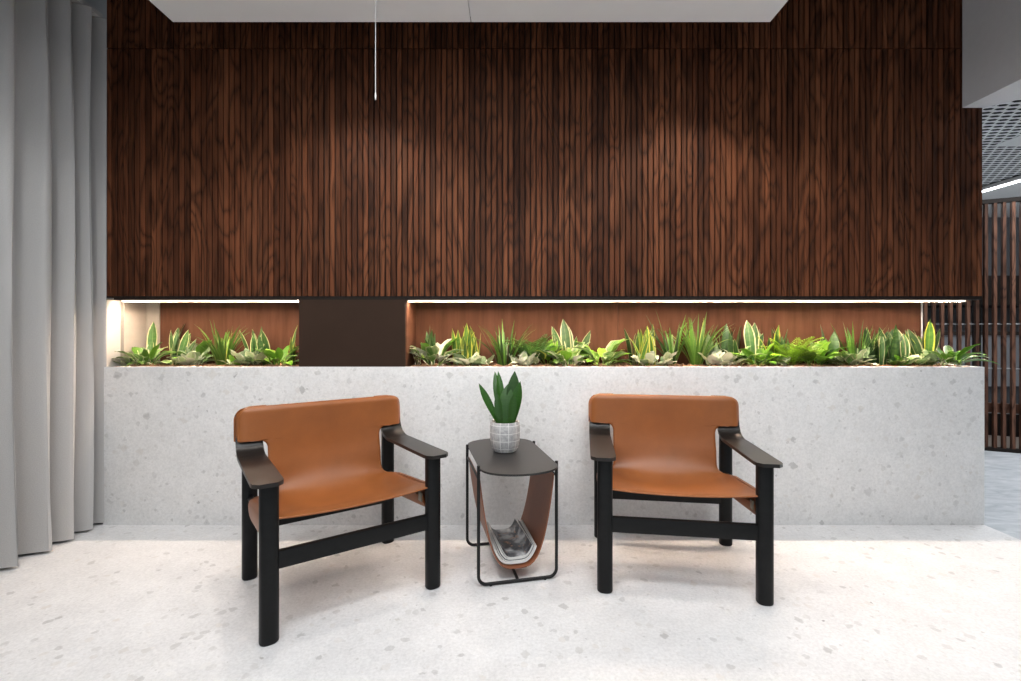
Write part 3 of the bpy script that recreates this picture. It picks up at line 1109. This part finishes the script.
mags = [('pale', 'paper_white', 0.0062, 0.010, 0.30, 'thick white magazine at the bottom of the leather sling'),
        ('grey', 'paper_grey', 0.0166, 0.004, 0.29, 'grey magazine second from the bottom in the leather sling'),
        ('white', 'paper_white', 0.0210, 0.006, 0.285, 'white magazine under the topmost one in the leather sling'),
        ('top', 'magazine_cover', 0.0274, 0.004, 0.29, 'topmost magazine with grey photo cover in the leather sling')]
for i, (nm, mt, ins, th, span, lab) in enumerate(mags):
    a_ = ucurve(20, ins, span * (1 - ins * 1.5))
    b_ = ucurve(20, ins + th - 0.0005, span * (1 - ins * 1.5))
    y0, y1 = -0.150 + 0.004 * i, 0.135 + 0.004 * i
    M = Matrix.Translation(tb.location) @ Matrix.Rotation(math.radians(12.5), 4, 'Z')
    ctr = M @ Vector((0, 0, 0.06 + ins))
    e = empty('magazine', ctr, math.radians(12.5 - 1.5 + 1.2 * i))
    tag(e, lab, 'magazine', 'magazines in the leather sling')
    sh = 0.004 * (-1) ** i

    def blk_(P, Q, nm_, mat_):
        verts, uvs, faces = [], [], []
        for j in range(21):
            for y, R_ in ((y0, P), (y1, P), (y1, Q), (y0, Q)):
                verts.append((R_[j].x, y, R_[j].z - 0.06 - ins))
                uvs.append((j / 20, 0 if y == y0 else 1.3))
        for j in range(20):
            for q in range(4):
                q2 = (q + 1) % 4
                faces.append([j * 4 + q, j * 4 + q2, (j + 1) * 4 + q2, (j + 1) * 4 + q])
        faces.append([0, 3, 2, 1])
        faces.append([80, 81, 82, 83])
        return mesh(nm_, verts, faces, mat_, uvs, True, 35)
    c_ = [p.lerp(q, 0.82) for p, q in zip(a_, b_)]
    link('pages', blk_(a_, c_, 'pages', 'paper_white'), e)
    link('cover', blk_([p.lerp(q, 0.84) for p, q in zip(a_, b_)], b_, 'cover', 'magazine_cover' if mt == 'magazine_cover' else mt if i != 1 else 'paper_dark'), e)


# ------------------------------------------------------------------ leaves and plants
LEAF = {}


def leaf_mesh(kind, mat, var):
    key = (kind, mat, var)
    if key in LEAF:
        return LEAF[key]
    r = random.Random(sum(ord(c) for c in kind) * 7 + var)
    if kind == 'snake':
        L, W, nv, bend, fold, pet = 1.0, 0.135, 9, r.uniform(-0.1, 0.35), 0.35, 0
        wf = lambda t: 0.62 + 0.38 * math.sin(min(1, t / 0.55) * math.pi / 2) if t < 0.55 else max(0.0, 1 - ((t - 0.55) / 0.45) ** 1.9)
    elif kind == 'paddle':
        L, W, nv, bend, fold, pet = 1.0, 0.25, 9, r.uniform(-0.05, 0.35), 0.22, 0
        wf = lambda t: 0.42 + 0.58 * math.sin(min(1, t / 0.6) * math.pi / 2) if t < 0.6 else max(0.0, 1 - ((t - 0.6) / 0.4) ** 2.0)
    elif kind == 'grass':
        L, W, nv, bend, fold, pet = 1.0, 0.052, 9, r.uniform(0.1, 1.1), 0.3, 0
        wf = lambda t: (0.7 + 0.3 * min(1, t / 0.3)) * max(0.0, 1 - max(0, (t - 0.3) / 0.7) ** 1.5)
    elif kind == 'broad':
        L, W, nv, bend, fold, pet = 1.0, 0.40, 11, r.uniform(0.5, 1.5), 0.25, 0.34
        wf = lambda t: math.sin(max(0, (t - 0.34) / 0.66) ** 0.72 * math.pi) ** 0.8 if t > 0.34 else 0
    elif kind == 'long':
        L, W, nv, bend, fold, pet = 1.0, 0.22, 11, r.uniform(0.8, 1.7), 0.35, 0.25
        wf = lambda t: math.sin(max(0, (t - 0.25) / 0.75) ** 0.7 * math.pi) ** 0.9 if t > 0.25 else 0
    elif kind == 'round':
        L, W, nv, bend, fold, pet = 1.0, 0.55, 9, r.uniform(0.3, 1.1), 0.15, 0.22
        wf = lambda t: math.sin(max(0, (t - 0.22) / 0.78) ** 0.8 * math.pi) ** 0.65 if t > 0.22 else 0
    elif kind == 'lank':
        L, W, nv, bend, fold, pet = 1.0, 0.24, 13, r.uniform(1.2, 2.0), 0.2, 0.66
        wf = lambda t: math.sin(max(0, (t - 0.66) / 0.34) ** 0.75 * math.pi) ** 0.8 if t > 0.66 else 0
    if kind == 'fern':
        bend = r.uniform(0.6, 1.4)
        verts, uvs, faces = [], [], []
        p = Vector((0, 0, 0))
        N = 15
        for i in range(N):
            t = i / N
            a = bend * t ** 1.3
            d = Vector((math.sin(a), 0, math.cos(a)))
            p = p + d / N
            nrm = Vector((math.cos(a), 0, -math.sin(a)))
            b0 = len(verts)
            verts += [p - d / N + Vector((0, .006, 0)), p - d / N - Vector((0, .006, 0)), p - Vector((0, .005, 0)), p + Vector((0, .005, 0))]
            uvs += [(.5, t)] * 4
            faces.append([b0, b0 + 1, b0 + 2, b0 + 3])
            if i > 1:
                ll = 0.23 * math.sin(math.pi * (0.12 + 0.86 * t)) + 0.02
                for s in (-1, 1):
                    b0 = len(verts)
                    tip = p + Vector((0, s * ll, 0)) + d * ll * 0.55 - nrm * 0 + nrm * 0.04
                    mid = p + Vector((0, s * ll * .5, 0)) + d * ll * 0.2
                    verts += [p, mid - d * 0.020, tip, mid + d * 0.026 + nrm * 0.01]
                    uvs += [(.5, 0), (.2, .5), (.5, 1), (.8, .5)]
                    faces.append([b0, b0 + 1, b0 + 2, b0 + 3])
        me = mesh('frond', verts, faces, mat, uvs, False)
        LEAF[key] = me
        return me
    pts, p = [], Vector((0, 0, 0))
    tw = r.uniform(-0.5, 0.5) if kind in ('snake', 'grass', 'paddle') else r.uniform(-.2, .2)
    verts, uvs, faces = [], [], []
    for j in range(nv + 1):
        t = j / nv
        if pet:
            a = (0.25 * bend * min(1, t / pet)) if t < pet else bend * (0.25 + 0.75 * ((t - pet) / (1 - pet)))
        else:
            a = bend * t ** 1.5
        d = Vector((math.sin(a), 0, math.cos(a)))
        if j:
            p = p + d * (L / nv)
        nrm = Vector((math.cos(a), 0, -math.sin(a)))
        w = W * 0.5 * max(wf(t), 0.05 if (pet and t <= pet + .02) else 0.02)
        th = tw * t
        side = Vector((0, 1, 0)) * math.cos(th) + nrm * math.sin(th)
        up = nrm * math.cos(th) - Vector((0, 1, 0)) * math.sin(th)
        wav = 0.05 * W * math.sin(j * 1.9 + var) if pet else 0
        for q, uu in ((-1, 0.0), (-.5, .25), (0, .5), (.5, .75), (1, 1.0)):
            verts.append(p + side * (w * q) - up * (fold * w * abs(q) ** 1.3) + up * wav * q)
            uvs.append((uu, t))
    for j in range(nv):
        for q in range(4):
            a = j * 5 + q
            faces.append([a, a + 1, a + 6, a + 5])
    me = mesh('leaf', verts, faces, mat, uvs, True)
    LEAF[key] = me
    return me


def add_leaf(root, kind, mat, var, size, az, tilt, off=(0, 0, 0), wide=1.0, name='leaf', spin=0.0):
    o = bpy.data.objects.new(name, leaf_mesh(kind, mat, var))
    COL.objects.link(o)
    o.parent = root
    M = Matrix.Rotation(az, 4, 'Z') @ Matrix.Rotation(tilt, 4, 'Y') @ Matrix.Rotation(spin, 4, 'Z')
    o.rotation_euler = M.to_euler()
    o.location = off
    o.scale = (size, size * wide, size)
    return o


def plant(name, label, loc, style, h, seed, mats, n=None, spread=0.03, group='plants in the terrazzo planter'):
    r = random.Random(seed)
    root = empty(name, loc, 0)
    tag(root, label, 'plant', group)
    if style in ('broad', 'long', 'rosette', 'fern'):
        h *= 1.0 if style == 'rosette' else 1.14
        n = int((n or 12) * 1.6)
    elif style in ('snake', 'grass'):
        n = int((n or 10) * 1.5)
    def mt():
        return r.choice(mats)
    if style == 'snake':
        n = n or 7
        for i in range(n):
            az = r.uniform(0, 6.28)
            s = h * 1.08 * (1.0 if i == 0 else r.uniform(0.65, 0.97))
            rr = spread * math.sqrt(r.random())
            a2 = r.uniform(0, 6.28)
            add_leaf(root, 'snake', mt(), r.randrange(6), s, az, r.uniform(0.02, 0.28) if i else 0.05, (rr * math.cos(a2), rr * math.sin(a2) * .7, 0), r.uniform(.9, 1.3) * 0.26 / max(h, .2), spin=r.uniform(-.6, .6) + (math.pi / 2 if r.random() < .5 else 0) - az * 0)
    elif style == 'blade':      # few broad flat snake leaves turned to the room
        n = int((n or 4) * 1.4)
        for i in range(n):
            s = h * (1.0 if i == 0 else r.uniform(0.62, 0.95))
            lean = (r.uniform(-0.42, 0.42) if i else r.uniform(-.08, .08))
            o = bpy.data.objects.new('leaf', leaf_mesh('paddle', mt(), r.randrange(6)))
            COL.objects.link(o)
            o.parent = root
            M = Matrix.Rotation(lean, 4, 'Y') @ Matrix.Rotation(-r.uniform(0.0, .25), 4, 'X') @ Matrix.Rotation(math.pi / 2 + r.uniform(-.5, .5), 4, 'Z')
            o.rotation_euler = M.to_euler()
            o.location = (lean * 0.08 + r.uniform(-.01, .01), r.uniform(-.02, .03), 0)
            o.scale = (s, s * r.uniform(.75, 1.0) * 0.25 / max(h, .2), s)
    elif style == 'grass':
        n = n or 20
        for i in range(n):
            az = r.uniform(0, 6.28)
            s = h * 1.15 * (1.05 if i < 2 else r.uniform(0.55, 1.02))
            add_leaf(root, 'grass', mt(), r.randrange(7), s, az, r.uniform(0.0, 0.42), (spread * .6 * math.cos(az), spread * .4 * math.sin(az), 0), r.uniform(.9, 1.5))
    elif style == 'broad':
        n = n or 12
        for i in range(n):
            az = 6.28 * i / n * 2.4 + r.uniform(-.4, .4)
            f = i / n
            s = h * r.uniform(0.75, 1.05) * (0.78 + .25 * (1 - f))
            add_leaf(root, r.choice(('broad', 'broad', 'long')), mt(), r.randrange(7), s, az, 0.10 + 0.75 * f + r.uniform(-.1, .15), (spread * math.cos(az) * .6, spread * math.sin(az) * .4, 0), r.uniform(.8, 1.15))
    elif style == 'long':
        n = n or 10
        for i in range(n):
            az = 6.28 * i / n * 2.4 + r.uniform(-.4, .4)
            f = i / n
            add_leaf(root, 'long', mt(), r.randrange(7), h * r.uniform(.8, 1.15), az, 0.15 + 0.75 * f, (spread * math.cos(az) * .6, spread * math.sin(az) * .4, 0), r.uniform(.8, 1.2))
    elif style == 'rosette':
        n = n or 12
        for i in range(n):
            f = i / n
            az = 2.4 * i + r.uniform(-.3, .3)
            rr = spread * math.sqrt(r.random())
            a2 = r.uniform(0, 6.28)
            add_leaf(root, 'round', mt(), r.randrange(7), h * r.uniform(.75, 1.1), az, 0.25 + 0.75 * f + r.uniform(-.1, .1), (rr * math.cos(a2) * 1.6, rr * math.sin(a2) * .6, r.uniform(0, .012)), r.uniform(.75, 1.1))
    elif style == 'fern':
        n = n or 13
        for i in range(n):
            az = 2.4 * i + r.uniform(-.3, .3)
            f = i / n
            add_leaf(root, 'fern', mt(), r.randrange(6), h * r.uniform(.75, 1.05), az, 0.05 + 0.6 * f, (spread * .4 * math.cos(az), spread * .3 * math.sin(az), 0), r.uniform(.8, 1.1), 'frond')
    elif style == 'lank':
        n = n or 7
        for i in range(n):
            az = math.pi * (0.75 + .5 * r.random()) if i < n - 3 else r.uniform(-1.2, -.2)
            add_leaf(root, 'lank', mt(), r.randrange(6), h * r.uniform(.6, 1.1), az, r.uniform(-0.10, .25), (r.uniform(-.01, .02), r.uniform(-.02, .02), 0), r.uniform(.8, 1.2))
    return root


ZSOIL = ZP - 0.014
# photo x, depth, style, height, materials, count, spread, name, label
PL = [
    (149, 2.755, 'blade', 0.265, ['snake_cream'], 2, .02, 'snake_plant', 'lone upright snake plant leaf against the cream wall by the curtain'),
    (146, 2.685, 'broad', 0.155, ['broad_variegated', 'broad_green', 'broad_variegated'], 14, .05, 'variegated_plant', 'bushy cream-green variegated plant at the far left end of the planter'),
    (131, 2.650, 'long', 0.110, ['broad_pale', 'broad_variegated'], 8, .04, 'trailing_plant', 'low pale trailing leaves at the planter corner next to the curtain'),
    (175, 2.765, 'blade', 0.270, ['snake_cream'], 5, .03, 'snake_plant', 'broad cream-edged snake plant in the short niche, tallest there'),
    (191, 2.640, 'rosette', 0.095, ['white_leaf', 'broad_pale'], 11, .03, 'white_rosette_plant', 'creamy white rosette at the front edge of the short niche'),
    (196, 2.740, 'broad', 0.165, ['broad_green', 'silver_leaf'], 9, .03, 'leafy_plant', 'dark green leafy plant behind the white rosette in the short niche'),
    (223, 2.720, 'grass', 0.240, ['grass_green', 'grass_yellow', 'grass_green'], 30, .05, 'grassy_plant', 'spiky grassy green plant in the middle of the short niche'),
    (236, 2.632, 'rosette', 0.075, ['broad_pale', 'broad_lime'], 9, .02, 'trailing_plant', 'small pale plant spilling over the planter edge in the short niche'),
    (250, 2.675, 'rosette', 0.120, ['silver_leaf', 'broad_pale', 'silver_leaf'], 11, .04, 'silver_leaf_plant', 'silvery grey-green low plant right of the grassy plant in the short niche'),
    (260, 2.780, 'snake', 0.215, ['snake_dark', 'snake_cream'], 9, .05, 'snake_plant', 'dark snake plant at the back of the short niche, nearest the bronze block'),
    (279, 2.680, 'broad', 0.165, ['broad_green', 'broad_lime', 'broad_variegated'], 14, .05, 'leafy_plant', 'full bright green leafy plant against the left side of the bronze block'),
    (293, 2.745, 'snake', 0.225, ['snake_yellow'], 3, .01, 'snake_plant', 'thin yellow blade hugging the left side of the bronze block'),
    (417, 2.650, 'lank', 0.190, ['broad_variegated', 'white_leaf'], 8, .02, 'leggy_plant', 'leggy pale plant leaning over the right side of the bronze block'),
    (430, 2.770, 'snake', 0.225, ['snake_dark'], 5, .03, 'snake_plant', 'dark green snake plant just right of the bronze block'),
    (434, 2.675, 'broad', 0.180, ['broad_variegated', 'broad_lime', 'white_leaf', 'broad_green'], 16, .05, 'variegated_plant', 'lush lime and white variegated plant near the bronze block in the long niche'),
    (467, 2.750, 'snake', 0.235, ['snake_yellow', 'grass_yellow'], 14, .07, 'snake_plant', 'yellow-edged snake plant clump above the left armchair side of the potted plant'),
    (475, 2.640, 'rosette', 0.100, ['broad_pale', 'silver_leaf', 'white_leaf'], 18, .06, 'frosted_plant', 'low frosted white-green plant left above the potted plant'),
    (505, 2.735, 'grass', 0.240, ['grass_green', 'snake_dark', 'grass_green'], 30, .06, 'grassy_plant', 'spiky green grass plant directly above the potted plant'),
    (526, 2.632, 'rosette', 0.090, ['white_leaf', 'white_leaf', 'broad_pale'], 14, .05, 'white_rosette_plant', 'white rosettes at the planter edge right above the side table'),
    (534, 2.765, 'fern', 0.195, ['fern_green'], 16, .04, 'fern', 'dull green fern at the back of the long niche'),
    (548, 2.700, 'broad', 0.165, ['broad_lime', 'grass_yellow'], 7, .03, 'leafy_plant', 'yellow-green leafy plant between the fern and the tallest snake plant'),
    (570, 2.755, 'blade', 0.285, ['snake_cream'], 6, .04, 'snake_plant', 'tallest broad cream-edged snake plant in the long niche, left of the right armchair'),
    (569, 2.655, 'broad', 0.155, ['broad_lime', 'broad_variegated', 'white_leaf'], 18, .06, 'leafy_plant', 'bright lime leafy plant in front of the tallest snake plant'),
    (603, 2.680, 'broad', 0.190, ['broad_lime', 'broad_variegated', 'broad_lime'], 16, .05, 'leafy_plant', 'glowing lime green leafy plant above the left corner of the right armchair'),
    (641, 2.750, 'snake', 0.230, ['snake_yellow', 'grass_yellow', 'snake_cream'], 15, .09, 'snake_plant', 'wide yellow-edged snake plant clump left of the dark grassy tuft'),
    (655, 2.632, 'rosette', 0.105, ['broad_pale', 'white_leaf', 'silver_leaf'], 14, .05, 'trailing_plant', 'creamy trailing plant hanging over the edge above the right armchair'),
    (672, 2.760, 'grass', 0.285, ['grass_green', 'snake_dark'], 16, .03, 'grassy_plant', 'dark thin grassy tuft with a tall leaning blade'),
    (696, 2.735, 'grass', 0.275, ['grass_green', 'grass_yellow', 'grass_green'], 32, .05, 'grassy_plant', 'tall dense upright green grass plant above the right armchair'),
    (712, 2.755, 'blade', 0.195, ['silver_leaf'], 3, .02, 'silver_leaf_plant', 'single broad silvery leaf plant right of the tall grass plant'),
    (720, 2.640, 'rosette', 0.110, ['white_leaf', 'white_leaf', 'broad_pale'], 13, .05, 'white_rosette_plant', 'large white rosette above the right corner of the right armchair'),
    (730, 2.775, 'snake', 0.235, ['snake_dark', 'snake_cream'], 8, .05, 'snake_plant', 'dark narrow snake plant behind the large white rosette'),
    (750, 2.760, 'blade', 0.275, ['snake_cream', 'snake_cream', 'silver_leaf'], 5, .04, 'snake_plant', 'tall wide snake plant with pale side leaf behind the dense bright green bush'),
    (758, 2.665, 'broad', 0.150, ['broad_lime', 'broad_green'], 20, .05, 'leafy_plant', 'dense bright green leafy bush right of the large white rosette'),
    (738, 2.690, 'broad', 0.155, ['white_leaf', 'broad_variegated'], 5, .02, 'white_leaf_plant', 'few white upright leaves left of the dense bright green bush'),
    (777, 2.765, 'snake', 0.225, ['snake_dark', 'snake_yellow'], 9, .06, 'snake_plant', 'green snake plant behind the yellow-green fern'),
    (779, 2.632, 'rosette', 0.085, ['white_leaf', 'broad_pale'], 8, .03, 'white_rosette_plant', 'small white plant on the edge left of the yellow-green fern'),
    (792, 2.680, 'fern', 0.190, ['fern_lime'], 18, .04, 'fern', 'vivid yellow-green fern right of the right armchair'),
    (815, 2.680, 'broad', 0.180, ['broad_green', 'broad_lime', 'broad_green'], 14, .05, 'leafy_plant', 'broad mid green leafy plant right of the yellow-green fern'),
    (827, 2.760, 'blade', 0.245, ['snake_dark', 'snake_cream'], 6, .03, 'snake_plant', 'dark broad snake plant behind the mid green leafy plant'),
    (850, 2.645, 'rosette', 0.120, ['broad_pale', 'silver_leaf', 'broad_variegated'], 13, .05, 'silver_leaf_plant', 'pale frosted rosette in front of the right grassy plant'),
    (856, 2.745, 'grass', 0.240, ['grass_green', 'grass_green', 'snake_dark'], 28, .06, 'grassy_plant', 'bushy green grassy plant behind the pale frosted rosette'),
    (882, 2.740, 'snake', 0.225, ['snake_dark', 'snake_green', 'snake_cream'], 18, .08, 'snake_plant', 'dense dark green snake plant clump right of the grassy plant'),
    (902, 2.700, 'blade', 0.235, ['snake_cream'], 3, .03, 'snake_plant', 'sparse twisted cream-edged snake plant left of the bold yellow one'),
    (925, 2.745, 'blade', 0.270, ['snake_cream', 'snake_yellow'], 8, .05, 'snake_plant', 'bold yellow-cream snake plant at the right end of the long niche'),
    (921, 2.640, 'rosette', 0.105, ['broad_pale', 'silver_leaf', 'broad_variegated'], 18, .08, 'trailing_plant', 'pale trailing leaves at the edge in front of the bold yellow snake plant'),
    (950, 2.700, 'long', 0.165, ['broad_green', 'broad_green', 'broad_variegated'], 15, .05, 'leafy_plant', 'arching green leafy plant at the far right end of the planter'),
    (895, 2.640, 'rosette', 0.080, ['white_leaf', 'broad_green'], 7, .03, 'white_rosette_plant', 'small white-tipped plant on the edge before the dense dark snake plant'),
]
for i, (x, Y, style, h, mats, n, sp, nm, lab) in enumerate(PL):
    Y = 2.690 + (Y - 2.632) * 0.72
    plant(nm, lab, (px(x, Y), Y, ZSOIL), style, h, 100 + i * 13, mats, n, sp)

# ------------------------------------------------------------------ potted plant on the side table
YPOT = 2.214
pp = empty('potted_plant', (px(505, YPOT), YPOT, ZTOP + 0.0003))
tag(pp, 'snake plant in a round grey pot with white grid, on the side table', 'potted plant')
hp = 0.137
prof = [(0.044, 0.0), (0.052, 0.003), (0.060, 0.018), (0.0665, 0.045), (0.0695, 0.080), (0.0690, 0.115), (0.0665, hp - 0.002), (0.0655, hp), (0.0610, hp), (0.0600, hp - 0.004), (0.0600, hp - 0.018)]
pot = link('pot', lathe_mesh('pot', prof, 'grid_pot', 48), pp)
link('soil', lathe_mesh('soil', [(0.0595, hp - 0.0175), (0.0595, hp - 0.014)], 'soil', 24), pot)
r = random.Random(5)
# lean (+right), height, size, spin, back
for lean, dx, s, wide, yy in ((0.02, 0.006, 0.190, 1.35, -0.020), (0.11, 0.024, 0.248, 1.0, 0.012), (-0.17, -0.010, 0.252, 0.62, 0.018), (-0.46, -0.026, 0.215, 0.62, 0.0),
                              (-0.05, -0.012, 0.248, 0.55, 0.026), (0.20, 0.030, 0.205, 0.95, -0.004), (-0.14, -0.018, 0.150, 0.95, -0.020), (0.10, 0.026, 0.150, 1.0, -0.028)):
    o = bpy.data.objects.new('leaf', leaf_mesh('paddle', 'snake_green', r.randrange(6)))
    COL.objects.link(o)
    o.parent = pp
    M = Matrix.Rotation(lean, 4, 'Y') @ Matrix.Rotation(r.uniform(-.12, .12), 4, 'X') @ Matrix.Rotation(math.pi / 2 + r.uniform(-.35, .35), 4, 'Z')
    o.rotation_euler = M.to_euler()
    o.location = (dx, yy, hp - 0.018)
    o.scale = (s, s * wide, s)
